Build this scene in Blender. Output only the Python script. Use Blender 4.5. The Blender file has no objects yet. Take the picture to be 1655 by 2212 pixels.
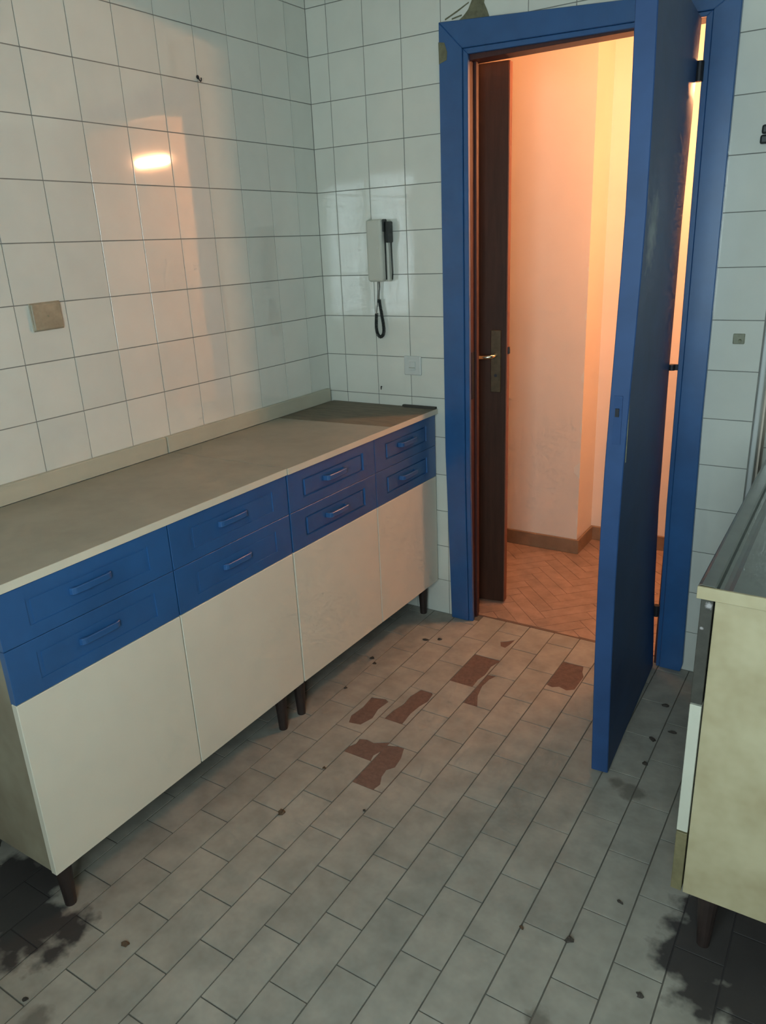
import bpy, bmesh, math, random
from mathutils import Vector, Matrix
from mathutils.geometry import delaunay_2d_cdt

random.seed(7)
S = bpy.context.scene
COL = S.collection

# ------------------------------------------------------------------ camera
cam_d = bpy.data.cameras.new('camera')
cam = bpy.data.objects.new('camera', cam_d)
COL.objects.link(cam)
RIGHT = Vector((0.84551118, 0.53220383, -0.04324273))
UP = Vector((-0.14325334, 0.30410998, 0.94180444))
FWD = Vector((-0.51438247, 0.79011151, -0.33336837))
CAM = Vector((1.86192, -2.50372, 1.45899))
m = Matrix((RIGHT, UP, -FWD)).transposed().to_4x4()
m.translation = CAM
cam.matrix_world = m
cam_d.sensor_fit = 'VERTICAL'
cam_d.sensor_height = 24.0
cam_d.lens = 1636.97 / 2212.0 * 24.0
cam_d.clip_start = 0.01
S.camera = cam

# ------------------------------------------------------------------ world, daylight, exposure
W = bpy.data.worlds.new('world')
S.world = W
W.use_nodes = True
W.node_tree.nodes['Background'].inputs[0].default_value = (0.55, 0.7, 0.8, 1)
W.node_tree.nodes['Background'].inputs[1].default_value = 0.3
WIN_X0, WIN_X1, WIN_Z0, WIN_Z1, BACK_Y = 1.27, 2.19, 0.85, 2.0, -2.95
sun_d = bpy.data.lights.new('window_daylight', 'AREA')
sun_d.shape = 'RECTANGLE'
sun_d.size = WIN_X1 - WIN_X0
sun_d.size_y = WIN_Z1 - WIN_Z0
sun_d.energy = 54.0
sun_d.color = (0.74, 0.95, 1.0)
sun = bpy.data.objects.new('window_daylight', sun_d)
COL.objects.link(sun)
sun.location = ((WIN_X0 + WIN_X1) / 2, BACK_Y - 0.10, (WIN_Z0 + WIN_Z1) / 2)
sun.rotation_euler = (math.radians(90), 0, 0)          # shines along +y, into the room
LAMP_STRENGTH = 720.0
LAMP_COLOR = (1.0, 0.455, 0.205)
FILL_STRENGTH = 50.0  # glow of the added fill lamp in the hallway
vs = S.view_settings
vs.view_transform = 'Standard'
vs.look = 'None'
vs.gamma = 1.0
vs.exposure = 0.0
vs.use_curve_mapping = False
S.cycles.use_denoising = True
S.cycles.max_bounces = 5
S.cycles.diffuse_bounces = 4
S.cycles.glossy_bounces = 2
S.cycles.transmission_bounces = 2
S.cycles.caustics_reflective = False
S.cycles.caustics_refractive = False
S.cycles.use_adaptive_sampling = True
S.cycles.adaptive_threshold = 0.08
S.cycles.adaptive_min_samples = 12
S.cycles.light_sampling_threshold = 0.03


# ------------------------------------------------------------------ materials
def lin(r, g, b):
    f = lambda c: (c / 255 / 12.92) if c <= 10 else ((c / 255 + 0.055) / 1.055) ** 2.4
    return (f(r), f(g), f(b))


def mat(name, col, rough=0.5, metal=0.0, var=0.0, vscale=8.0, bump=0.0, bscale=40.0, col2=None, spec=0.5,
        rnd=0.0, emit=None, estr=0.0, stretch=(1, 1, 1), coat=0.0):
    M = bpy.data.materials.new(name)
    M.use_nodes = True
    N, L = M.node_tree.nodes, M.node_tree.links
    P = N['Principled BSDF']
    P.inputs['Roughness'].default_value = rough
    P.inputs['Metallic'].default_value = metal
    P.inputs['Specular IOR Level'].default_value = spec
    P.inputs['Coat Weight'].default_value = coat
    P.inputs['Base Color'].default_value = (*col, 1)
    geo = N.new('ShaderNodeNewGeometry')
    mp = N.new('ShaderNodeMapping')
    mp.inputs['Scale'].default_value = stretch
    L.new(geo.outputs['Position'], mp.inputs['Vector'])
    out = None
    if var > 0:
        nz = N.new('ShaderNodeTexNoise')
        nz.inputs['Scale'].default_value = vscale
        nz.inputs['Detail'].default_value = 3
        nz.inputs['Roughness'].default_value = 0.65
        L.new(mp.outputs[0], nz.inputs['Vector'])
        mr = N.new('ShaderNodeMapRange')
        mr.inputs['From Min'].default_value = 0.35
        mr.inputs['From Max'].default_value = 0.7
        L.new(nz.outputs['Fac'], mr.inputs['Value'])
        mx = N.new('ShaderNodeMix')
        mx.data_type = 'RGBA'
        c2 = col2 if col2 else tuple(c * (1 - var) for c in col)
        mx.inputs[6].default_value = (*col, 1)
        mx.inputs[7].default_value = (*c2, 1)
        L.new(mr.outputs[0], mx.inputs[0])
        out = mx.outputs[2]
    if rnd > 0:
        oi = N.new('ShaderNodeObjectInfo')
        mr2 = N.new('ShaderNodeMapRange')
        mr2.inputs['To Min'].default_value = 1 - rnd
        mr2.inputs['To Max'].default_value = 1.0
        L.new(oi.outputs['Random'], mr2.inputs['Value'])
        ml = N.new('ShaderNodeMix')
        ml.data_type = 'RGBA'
        ml.blend_type = 'MULTIPLY'
        ml.inputs[0].default_value = 1
        if out:
            L.new(out, ml.inputs[6])
        else:
            ml.inputs[6].default_value = (*col, 1)
        L.new(mr2.outputs[0], ml.inputs[7])
        out = ml.outputs[2]
    if out:
        L.new(out, P.inputs['Base Color'])
    if bump > 0:
        nb = N.new('ShaderNodeTexNoise')
        nb.inputs['Scale'].default_value = bscale
        nb.inputs['Detail'].default_value = 1.5
        L.new(mp.outputs[0], nb.inputs['Vector'])
        bp = N.new('ShaderNodeBump')
        bp.inputs['Strength'].default_value = bump
        bp.inputs['Distance'].default_value = 0.002
        L.new(nb.outputs['Fac'], bp.inputs['Height'])
        L.new(bp.outputs[0], P.inputs['Normal'])
    if emit:
        P.inputs['Emission Color'].default_value = (*emit, 1)
        P.inputs['Emission Strength'].default_value = estr
    M['_c'] = 1
    return M


def add_spots(M, spots, colour, noise_scale=14.0, noise_amt=0.10, amount=1.0, soft=0.05):
    """spots with a ragged outline at fixed places: spots = [(x, y, z or None, radius)]"""
    N, L = M.node_tree.nodes, M.node_tree.links
    P = N['Principled BSDF']
    geo = N.new('ShaderNodeNewGeometry')
    nz = N.new('ShaderNodeTexNoise')
    nz.inputs['Scale'].default_value = noise_scale
    nz.inputs['Detail'].default_value = 3
    L.new(geo.outputs['Position'], nz.inputs['Vector'])
    tot = None
    for (x, y, z, r) in spots:
        d = N.new('ShaderNodeVectorMath')
        d.operation = 'DISTANCE'
        if z is None:
            fl = N.new('ShaderNodeVectorMath')
            fl.operation = 'MULTIPLY'
            fl.inputs[1].default_value = (1, 1, 0)
            L.new(geo.outputs['Position'], fl.inputs[0])
            L.new(fl.outputs[0], d.inputs[0])
            d.inputs[1].default_value = (x, y, 0)
        else:
            L.new(geo.outputs['Position'], d.inputs[0])
            d.inputs[1].default_value = (x, y, z)
        ad = N.new('ShaderNodeMath')
        ad.operation = 'MULTIPLY_ADD'
        L.new(nz.outputs['Fac'], ad.inputs[0])
        ad.inputs[1].default_value = noise_amt * 2
        L.new(d.outputs['Value'], ad.inputs[2])
        mr = N.new('ShaderNodeMapRange')
        mr.inputs['From Min'].default_value = r + noise_amt + soft / 2
        mr.inputs['From Max'].default_value = r + noise_amt - soft / 2
        mr.inputs['To Max'].default_value = amount
        L.new(ad.outputs[0], mr.inputs['Value'])
        if tot is None:
            tot = mr.outputs[0]
        else:
            mx = N.new('ShaderNodeMath')
            mx.operation = 'MAXIMUM'
            L.new(tot, mx.inputs[0])
            L.new(mr.outputs[0], mx.inputs[1])
            tot = mx.outputs[0]
    mix = N.new('ShaderNodeMix')
    mix.data_type = 'RGBA'
    src = P.inputs['Base Color']
    if src.is_linked:
        L.new(src.links[0].from_socket, mix.inputs[6])
    else:
        mix.inputs[6].default_value = src.default_value
    mix.inputs[7].default_value = (*colour, 1)
    L.new(tot, mix.inputs[0])
    L.new(mix.outputs[2], P.inputs['Base Color'])


M_TILE = mat('glazed_white_tile', (0.74, 0.74, 0.67), 0.055, rnd=0.05, var=0.06, vscale=5, spec=0.95)
M_GROUT = mat('wall_grout', (0.26, 0.255, 0.23), 0.9, var=0.3, vscale=9)
M_FLOOR = mat('floor_tile_grey', (0.36, 0.335, 0.285), 0.6, rnd=0.10, var=0.28, vscale=11, bump=0.25, bscale=60)
M_FGROUT = mat('floor_grout', (0.13, 0.115, 0.095), 0.9, var=0.3, vscale=15)
M_MORTAR = mat('tile_mortar', (0.17, 0.10, 0.075), 0.9, var=0.25, vscale=60, bump=0.6, bscale=150)
STAINS = [(1.80, -1.08, None, 0.135), (1.695, -1.175, None, 0.045), (1.765, -1.235, None, 0.06), (1.74, -1.165, None, 0.085), (1.86, -1.22, None, 0.08),
          (0.40, -1.845, None, 0.085), (0.475, -1.80, None, 0.05), (0.27, -1.80, None, 0.12), (0.50, -1.87, None, 0.03),
          (0.43, -1.915, None, 0.035)]
for M_ in (M_FLOOR, M_FGROUT):
    add_spots(M_, STAINS, (0.024, 0.019, 0.020), 22, 0.07, 0.93, 0.035)
    add_spots(M_, [(1.475, -0.715, None, 0.032), (1.43, -0.70, None, 0.018), (0.62, -1.98, None, 0.03), (1.50, -1.47, None, 0.03)],
              (0.12, 0.105, 0.085), 30, 0.03, 0.75, 0.02)
M_BLUE = mat('blue_gloss_paint', (0.022, 0.105, 0.29), 0.33, spec=0.95, var=0.22, vscale=7)
M_BLUED = mat('blue_door_paint', (0.026, 0.075, 0.21), 0.5, spec=0.35, var=0.25, vscale=6)
add_spots(M_BLUED, [(1.393, -0.570, 1.455, 0.045), (1.393, -0.585, 1.41, 0.020), (1.393, -0.545, 1.50, 0.022)], (0.30, 0.36, 0.40), 45, 0.05, 0.85, 0.07)  # pale ragged blotches on the door face
M_CREAM = mat('cream_cabinet_laminate', (0.69, 0.645, 0.535), 0.42, var=0.06, vscale=4)
M_SIDE = mat('dirty_cream_panel', (0.48, 0.42, 0.27), 0.55, var=0.25, vscale=9, col2=(0.38, 0.315, 0.185))
M_SIDEL = mat('dull_olive_panel', (0.30, 0.265, 0.19), 0.6, var=0.35, vscale=6, col2=(0.20, 0.16, 0.11))
M_TOP = mat('worktop_laminate', (0.34, 0.315, 0.245), 0.45, var=0.18, vscale=7)
M_TOPEDGE = mat('worktop_cream_edge', (0.66, 0.61, 0.49), 0.45, var=0.05)
M_CHIP = mat('bare_brown_board', (0.20, 0.165, 0.115), 0.7, var=0.3, vscale=12, stretch=(1, 4, 1))
M_UPST = mat('cream_upstand', (0.50, 0.475, 0.37), 0.5, var=0.08)
M_DARKIN = mat('dark_interior', (0.05, 0.043, 0.035), 0.8)
M_LEG = mat('dark_wood_leg', (0.034, 0.021, 0.018), 0.5, var=0.3, vscale=30)
M_MAROON = mat('maroon_stained_jamb', (0.075, 0.024, 0.022), 0.45, var=0.25, vscale=10, stretch=(4, 4, 0.6))
M_BROWN = mat('dark_brown_door_veneer', (0.055, 0.022, 0.013), 0.55, spec=0.3, var=0.35, vscale=9, stretch=(6, 6, 0.5))
M_BROWNEDGE = mat('red_brown_door_edge', (0.22, 0.065, 0.03), 0.5, var=0.2)
M_BRASS = mat('tarnished_brass', (0.42, 0.33, 0.17), 0.35, metal=1.0, var=0.2, vscale=40)
M_LEVER = mat('polished_lever', (0.75, 0.70, 0.52), 0.22, metal=1.0)
M_PLATE = mat('dull_bronze_plate', (0.12, 0.085, 0.05), 0.45, metal=0.6, var=0.3, vscale=40)
M_HINGE = mat('dark_steel_hinge', (0.03, 0.032, 0.04), 0.5, metal=0.5)
M_HALL = mat('hall_cream_paint', (0.82, 0.70, 0.585), 0.8, var=0.05, vscale=3)
M_CHIPW = mat('bare_plaster', (0.80, 0.74, 0.64), 0.9)
M_PARQ = mat('parquet_oak', (0.40, 0.265, 0.20), 0.5, rnd=0.14, var=0.30, vscale=14)
M_PARQB = mat('parquet_bed', (0.17, 0.10, 0.07), 0.8)
M_SKIRT = mat('brown_skirting_tile', (0.30, 0.19, 0.115), 0.45, var=0.25, vscale=14)
M_PAINT = mat('plain_wall_paint', (0.60, 0.58, 0.52), 0.85, var=0.06, vscale=3)
M_CEIL = mat('ceiling_paint', (0.55, 0.53, 0.47), 0.9, var=0.08, vscale=2)
M_PHONE = mat('aged_ivory_plastic', (0.56, 0.56, 0.49), 0.35, var=0.06)
M_BLACK = mat('black_plastic', (0.018, 0.022, 0.02), 0.45)
M_SOCK = mat('yellowed_plastic', (0.40, 0.335, 0.235), 0.4, var=0.25, vscale=30)
M_SWITCH = mat('white_switch_plastic', (0.60, 0.61, 0.58), 0.35)
M_OLIVE = mat('olive_plastic', (0.27, 0.27, 0.18), 0.5, var=0.3, vscale=80)
M_STEEL = mat('stainless_steel', (0.30, 0.32, 0.31), 0.34, metal=1.0, var=0.15, vscale=10, bump=0.05, bscale=20)
M_DARKDR = mat('dark_scuffed_drawer', (0.055, 0.052, 0.042), 0.55, var=0.3, vscale=60)
add_spots(M_DARKDR, [(1.681, -1.172, 0.822, 0.005), (1.674, -1.172, 0.775, 0.0025)], (0.5, 0.46, 0.46), 160, 0.006, 0.7, 0.004)
M_WDOOR = mat('white_door_edge', (0.54, 0.53, 0.44), 0.45, var=0.06)
M_LOWDR = mat('rotten_olive_board', (0.20, 0.17, 0.085), 0.7, var=0.35, vscale=25)
M_DEB = mat('dry_dark_leaf', (0.055, 0.042, 0.032), 0.8, var=0.4, vscale=90)
M_DEB2 = mat('brown_scrap', (0.11, 0.06, 0.03), 0.8, var=0.4, vscale=90)
M_WIN = mat('window_white_paint', (0.7, 0.7, 0.66), 0.5)
M_GLASS = bpy.data.materials.new('window_glass')
M_GLASS.use_nodes = True
_n = M_GLASS.node_tree.nodes
_l = M_GLASS.node_tree.links
_n.remove(_n['Principled BSDF'])
_t = _n.new('ShaderNodeBsdfTransparent')
_g = _n.new('ShaderNodeBsdfGlossy')
_g.inputs['Roughness'].default_value = 0.02
_mx = _n.new('ShaderNodeMixShader')
_mx.inputs[0].default_value = 0.06
_l.new(_t.outputs[0], _mx.inputs[1])
_l.new(_g.outputs[0], _mx.inputs[2])
_l.new(_mx.outputs[0], _n['Material Output'].inputs['Surface'])
M_TUBE = mat('lamp_diffuser', (0.9, 0.8, 0.6), 0.5, emit=LAMP_COLOR, estr=LAMP_STRENGTH)
M_FILL = mat('fill_dome_glow', (0.9, 0.8, 0.6), 0.5, emit=LAMP_COLOR, estr=FILL_STRENGTH)
M_LAMPB = mat('lamp_housing_white', (0.7, 0.68, 0.62), 0.5)
M_SCAB = mat('olive_bare_cement', (0.19, 0.18, 0.11), 0.9, var=0.35, vscale=50)


# ------------------------------------------------------------------ helpers
def link(o, parent=None):
    COL.objects.link(o)
    if parent is not None:
        o.parent = parent
    return o


def mesh(name, verts, faces, material, parent=None, smooth=False, loc=None):
    me = bpy.data.meshes.new(name)
    me.from_pydata([tuple(v) for v in verts], [], faces)
    bm = bmesh.new()
    bm.from_mesh(me)
    bmesh.ops.recalc_face_normals(bm, faces=bm.faces)
    bm.to_mesh(me)
    bm.free()
    me.materials.append(material)
    if smooth:
        for p in me.polygons:
            p.use_smooth = True
    o = bpy.data.objects.new(name, me)
    if loc:
        o.location = loc
    return link(o, parent)


BOXF = [(0, 3, 2, 1), (4, 5, 6, 7), (0, 1, 5, 4), (1, 2, 6, 5), (2, 3, 7, 6), (3, 0, 4, 7)]


def boxv(x0, x1, y0, y1, z0, z1):
    return [(x0, y0, z0), (x1, y0, z0), (x1, y1, z0), (x0, y1, z0), (x0, y0, z1), (x1, y0, z1), (x1, y1, z1), (x0, y1, z1)]


def box(name, x0, x1, y0, y1, z0, z1, material, parent=None, bev=0.0, seg=1):
    o = mesh(name, boxv(x0, x1, y0, y1, z0, z1), BOXF, material, parent)
    if bev > 0:
        bevel(o, bev, seg)
    return o


def bevel(o, w, seg=1):
    bm = bmesh.new()
    bm.from_mesh(o.data)
    bmesh.ops.bevel(bm, geom=list(bm.edges), offset=w, segments=seg, affect='EDGES', profile=0.5, clamp_overlap=True)
    bm.to_mesh(o.data)
    bm.free()


def boxes(name, lst, material, parent=None):
    v, f = [], []
    for b in lst:
        k = len(v)
        v += boxv(*b)
        f += [tuple(i + k for i in q) for q in BOXF]
    return mesh(name, v, f, material, parent)


def prism(name, poly, plane, a, b, material, parent=None, bev=0.0):
    """poly: 2D outline; plane 'xz' extrudes along y from a to b, 'xy' along z, 'yz' along x"""
    f3 = {'xz': lambda p, t: (p[0], t, p[1]), 'xy': lambda p, t: (p[0], p[1], t), 'yz': lambda p, t: (t, p[0], p[1])}[plane]
    n = len(poly)
    v = [f3(p, a) for p in poly] + [f3(p, b) for p in poly]
    f = [tuple(range(n)), tuple(range(2 * n - 1, n - 1, -1))] + [(i, (i + 1) % n, n + (i + 1) % n, n + i) for i in range(n)]
    o = mesh(name, v, f, material, parent)
    if bev > 0:
        bevel(o, bev)
    return o


def tube(name, pts, radii, material, parent=None, segs=10, caps=True):
    pts = [Vector(p) for p in pts]
    if not hasattr(radii, '__len__'):
        radii = [radii] * len(pts)
    v, f = [], []
    t0 = (pts[1] - pts[0]).normalized()
    ref = Vector((0, 0, 1)) if abs(t0.z) < 0.9 else Vector((1, 0, 0))
    nrm = (ref - ref.dot(t0) * t0).normalized()
    for i, p in enumerate(pts):
        t = (pts[min(i + 1, len(pts) - 1)] - pts[max(i - 1, 0)]).normalized()
        nrm = (nrm - nrm.dot(t) * t).normalized()
        bn = t.cross(nrm)
        for k in range(segs):
            a = 2 * math.pi * k / segs
            v.append(p + radii[i] * (math.cos(a) * nrm + math.sin(a) * bn))
    for i in range(len(pts) - 1):
        for k in range(segs):
            f.append((i * segs + k, i * segs + (k + 1) % segs, (i + 1) * segs + (k + 1) % segs, (i + 1) * segs + k))
    if caps:
        f.append(tuple(range(segs)))
        f.append(tuple((len(pts) - 1) * segs + k for k in range(segs)))
    return mesh(name, v, f, material, parent, smooth=len(pts) > 3)


def empty(name, loc=(0, 0, 0), rz=0.0):
    o = bpy.data.objects.new(name, None)
    o.empty_display_size = 0.05
    o.location = loc
    o.rotation_euler = (0, 0, rz)
    return link(o)


def tag(o, label, cat=None, group=None, kind=None):
    o['label'] = label
    if cat:
        o['category'] = cat
    if group:
        o['group'] = group
    if kind:
        o['kind'] = kind
    return o


def struct(o, label, cat):
    return tag(o, label, cat, kind='structure')


TILE_CACHE = {}


def tile_verts(w, h, t, c=0.0003):
    """tile lying in local XY, glazed face up at z=0, body down to -t, chamfered rim"""
    a, b = w / 2, h / 2
    v = [(-a, -b, -t), (a, -b, -t), (a, b, -t), (-a, b, -t), (-a, -b, -c), (a, -b, -c), (a, b, -c), (-a, b, -c),
         (-a + c, -b + c, 0), (a - c, -b + c, 0), (a - c, b - c, 0), (-a + c, b - c, 0)]
    f = [(8, 9, 10, 11)]
    for i in range(4):
        j = (i + 1) % 4
        f += [(i, j, 4 + j, 4 + i), (4 + i, 4 + j, 8 + j, 8 + i)]
    return v, f


ORI = {'x+': Matrix(((0, 0, 1), (1, 0, 0), (0, 1, 0))),      # local x->y, y->z, z->x
       'y-': Matrix(((1, 0, 0), (0, 0, -1), (0, 1, 0))),     # local x->x, y->z, z->-y
       'z+': Matrix.Identity(3)}


def tile(name, w, h, t, centre, ori, material, parent, tilt=0.0):
    key = (name, round(w, 3), round(h, 3), t, material.name)
    if key not in TILE_CACHE:
        v, f = tile_verts(w, h, t)
        me = bpy.data.meshes.new(name)
        me.from_pydata(v, [], f)
        me.materials.append(material)
        TILE_CACHE[key] = me
    o = bpy.data.objects.new(name, TILE_CACHE[key])
    R = ORI[ori] @ (Matrix.Rotation(random.gauss(0, tilt), 3, 'X') @ Matrix.Rotation(random.gauss(0, tilt), 3, 'Y'))
    mm = R.to_4x4()
    mm.translation = Vector(centre)
    o.matrix_world = mm
    return link(o, parent)


def tile_field(name, rects, ori, t, material, parent):
    """many tiles outside the view joined: rects in the wall's own two axes, face at plane value"""
    v, f = [], []
    R = ORI[ori]
    for (w, h, c) in rects:
        tv, tf = tile_verts(w, h, t)
        k = len(v)
        v += [R @ Vector(p) + Vector(c) for p in tv]
        f += [tuple(i + k for i in q) for q in tf]
    me = bpy.data.meshes.new(name)
    me.from_pydata(v, [], f)
    me.materials.append(material)
    o = link(bpy.data.objects.new(name, me), parent)
    o['kind'] = 'stuff'
    return o


def in_view(P, margin=60):
    d = Vector(P) - CAM
    z = d.dot(FWD)
    if z < 0.05:
        return False
    u = 827.5 + 1636.97 * d.dot(RIGHT) / z
    v = 1106 - 1636.97 * d.dot(UP) / z
    return -margin < u < 1655 + margin and -margin < v < 2212 + margin


G = 0.0026          # wall joint width
ROOM_X1, CEIL_Z = 2.24, 2.52
OPX0, OPX1, OPZ = 0.622, 1.380, 2.02      # wall opening of the kitchen door

# ------------------------------------------------------------------ setting: kitchen walls
wall_left = struct(box('wall_left', -0.12, -0.0016, BACK_Y - 0.06, 0.06, -0.05, CEIL_Z, M_GROUT),
                   'long white-tiled wall behind the blue and cream cabinets', 'wall')
far_rects = []
yedges = [0.0, -0.1207] + [-0.1207 - 0.15 * k for k in range(1, 23)]
for i in range(len(yedges) - 1):
    y1, y0 = yedges[i], max(yedges[i + 1], BACK_Y + 0.002)
    if y1 - y0 < 0.02:
        continue
    for r in range(0, 17):
        z0, z1 = r * 0.15, min(r * 0.15 + 0.15, CEIL_Z - 0.002)
        if z1 - z0 < 0.02:
            continue
        c = (0.0, (y0 + y1) / 2, (z0 + z1) / 2)
        if r >= 5 and any(in_view((0, yy, zz)) for yy in (y0, y1) for zz in (z0, z1)):
            tile('wall_tile', y1 - y0 - G, z1 - z0 - G, 0.006, c, 'x+', M_TILE, wall_left, 0.0022)
        else:
            far_rects.append((y1 - y0 - G, z1 - z0 - G, c))
tile_field('tile_field', far_rects, 'x+', 0.006, M_TILE, wall_left)

# end wall with the door opening
wall_end = struct(boxes('wall_end', [(-0.0016, OPX0, 0.0016, 0.06, -0.05, CEIL_Z), (OPX1, 1.591, 0.0016, 0.06, -0.05, CEIL_Z),
                                     (OPX0, OPX1, 0.0016, 0.06, OPZ, CEIL_Z)], M_GROUT),
                  'white-tiled end wall around the blue door frame', 'wall')
xedges = [0.0] + [0.0883 + 0.15 * k for k in range(0, 11)]
far_rects = []
for i in range(len(xedges) - 1):
    for r in range(0, 17):
        x0, x1 = xedges[i], xedges[i + 1]
        z0, z1 = r * 0.15, min(r * 0.15 + 0.15, CEIL_Z - 0.002)
        if z0 < OPZ:
            if x0 >= OPX0 - 0.01 and x1 <= OPX1 + 0.01 and z1 <= OPZ + 0.01:
                continue
            if z1 > OPZ and x0 > OPX0 - 0.08 and x1 < OPX1 + 0.08:
                z0 = OPZ + 0.002
            elif x0 < OPX0 < x1:
                x1 = OPX0
            elif x0 < OPX1 < x1:
                x0 = OPX1
        if x1 - x0 < 0.02 or z1 - z0 < 0.02:
            continue
        c = ((x0 + x1) / 2, 0.0, (z0 + z1) / 2)
        if any(in_view((xx, 0, zz)) for xx in (x0, x1) for zz in (z0, z1)):
            tile('wall_tile', x1 - x0 - G, z1 - z0 - G, 0.006, c, 'y-', M_TILE, wall_end, 0.0022)
        else:
            far_rects.append((x1 - x0 - G, z1 - z0 - G, c))
tile_field('tile_field', far_rects, 'y-', 0.006, M_TILE, wall_end)
# bare cement scab and cracks where a tile broke above the frame
prism('cement_scab', [(0.598, 2.112), (0.712, 2.105), (0.703, 2.128), (0.692, 2.150), (0.700, 2.19), (0.69, 2.25), (0.64, 2.25), (0.655, 2.20), (0.652, 2.165), (0.638, 2.140), (0.622, 2.126)],
      'xz', -0.0025, 0.001, M_SCAB, wall_end)
prism('crack', [(0.556, 2.124), (0.600, 2.140), (0.640, 2.158), (0.640, 2.161), (0.598, 2.144), (0.555, 2.128)], 'xz', -0.0016, 0.001, M_SCAB, wall_end)
prism('crack', [(0.580, 2.122), (0.615, 2.127), (0.615, 2.131), (0.580, 2.126)], 'xz', -0.0016, 0.001, M_SCAB, wall_end)

# recess beside the sink: corner strip, return and set-back tiled wall
struct(box('trim_2', 1.591, 1.606, -0.001, 0.15, -0.05, CEIL_Z, M_SWITCH, bev=0.004, seg=2), 'pale vertical corner strip at the right end of the tiled wall', 'trim')
wall_recess = struct(boxes('wall_recess', [(1.591, ROOM_X1 + 0.9, 0.1516, 0.21, -0.05, CEIL_Z)], M_GROUT),
                     'set-back tiled wall beside the pale corner strip above the sink', 'wall')
far_rects = []
for k in range(0, 5):
    x0, x1 = 1.6085 + 0.15 * k, min(1.6085 + 0.15 * (k + 1), ROOM_X1)
    if x1 - x0 < 0.02:
        continue
    for r in range(-6, 12):
        z0, z1 = max(0.785 + 0.15 * r, 0.0), min(0.785 + 0.15 * (r + 1), CEIL_Z - 0.002)
        if z1 - z0 < 0.02:
            continue
        c = ((x0 + x1) / 2, 0.15, (z0 + z1) / 2)
        if k == 0 and r > -2 and in_view((x0, 0.15, (z0 + z1) / 2), 10):
            tile('wall_tile', x1 - x0 - G, z1 - z0 - G, 0.006, c, 'y-', M_TILE, wall_recess, 0.002)
        else:
            far_rects.append((x1 - x0 - G, z1 - z0 - G, c))
tile_field('tile_field', far_rects, 'y-', 0.006, M_TILE, wall_recess)

struct(box('wall_right', ROOM_X1, ROOM_X1 + 0.1, BACK_Y - 0.06, 0.1516, -0.05, CEIL_Z, M_PAINT), 'plain pale wall behind the steel sink unit', 'wall')
bx = BACK_Y
wall_back = struct(boxes('wall_back', [(-0.0016, WIN_X0, bx - 0.06, bx, -0.05, CEIL_Z), (WIN_X1, ROOM_X1, bx - 0.06, bx, -0.05, CEIL_Z),
                                       (WIN_X0, WIN_X1, bx - 0.06, bx, -0.05, WIN_Z0), (WIN_X0, WIN_X1, bx - 0.06, bx, WIN_Z1, CEIL_Z)], M_PAINT),
                   'plain pale wall with the daylight window, opposite the blue door', 'wall')
win = struct(empty('window_1', (WIN_X0, BACK_Y, WIN_Z0)), 'white wooden window opposite the blue door', 'window')


def wbox(name, x0, x1, z0, z1, material, y0=-0.045, y1=-0.005):
    return box(name, x0 - WIN_X0, x1 - WIN_X0, y0, y1, z0 - WIN_Z0, z1 - WIN_Z0, material, win, 0.003)


wbox('window_frame', WIN_X0, WIN_X0 + 0.05, WIN_Z0, WIN_Z1, M_WIN)
wbox('window_frame', WIN_X1 - 0.05, WIN_X1, WIN_Z0, WIN_Z1, M_WIN)
wbox('window_frame', WIN_X0 + 0.05, WIN_X1 - 0.05, WIN_Z0, WIN_Z0 + 0.05, M_WIN)
wbox('window_frame', WIN_X0 + 0.05, WIN_X1 - 0.05, WIN_Z1 - 0.05, WIN_Z1, M_WIN)
WM = (WIN_X0 + WIN_X1) / 2
wbox('window_mullion', WM - 0.03, WM + 0.03, WIN_Z0 + 0.05, WIN_Z1 - 0.05, M_WIN)
wbox('window_pane', WIN_X0 + 0.05, WM - 0.03, WIN_Z0 + 0.05, WIN_Z1 - 0.05, M_GLASS, -0.028, -0.022)
wbox('window_pane', WM + 0.03, WIN_X1 - 0.05, WIN_Z0 + 0.05, WIN_Z1 - 0.05, M_GLASS, -0.028, -0.022)
struct(box('ceiling', -0.0016, ROOM_X1, BACK_Y, 0.1516, CEIL_Z, CEIL_Z + 0.08, M_CEIL), 'pale kitchen ceiling above the tiled walls', 'ceiling')

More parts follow.
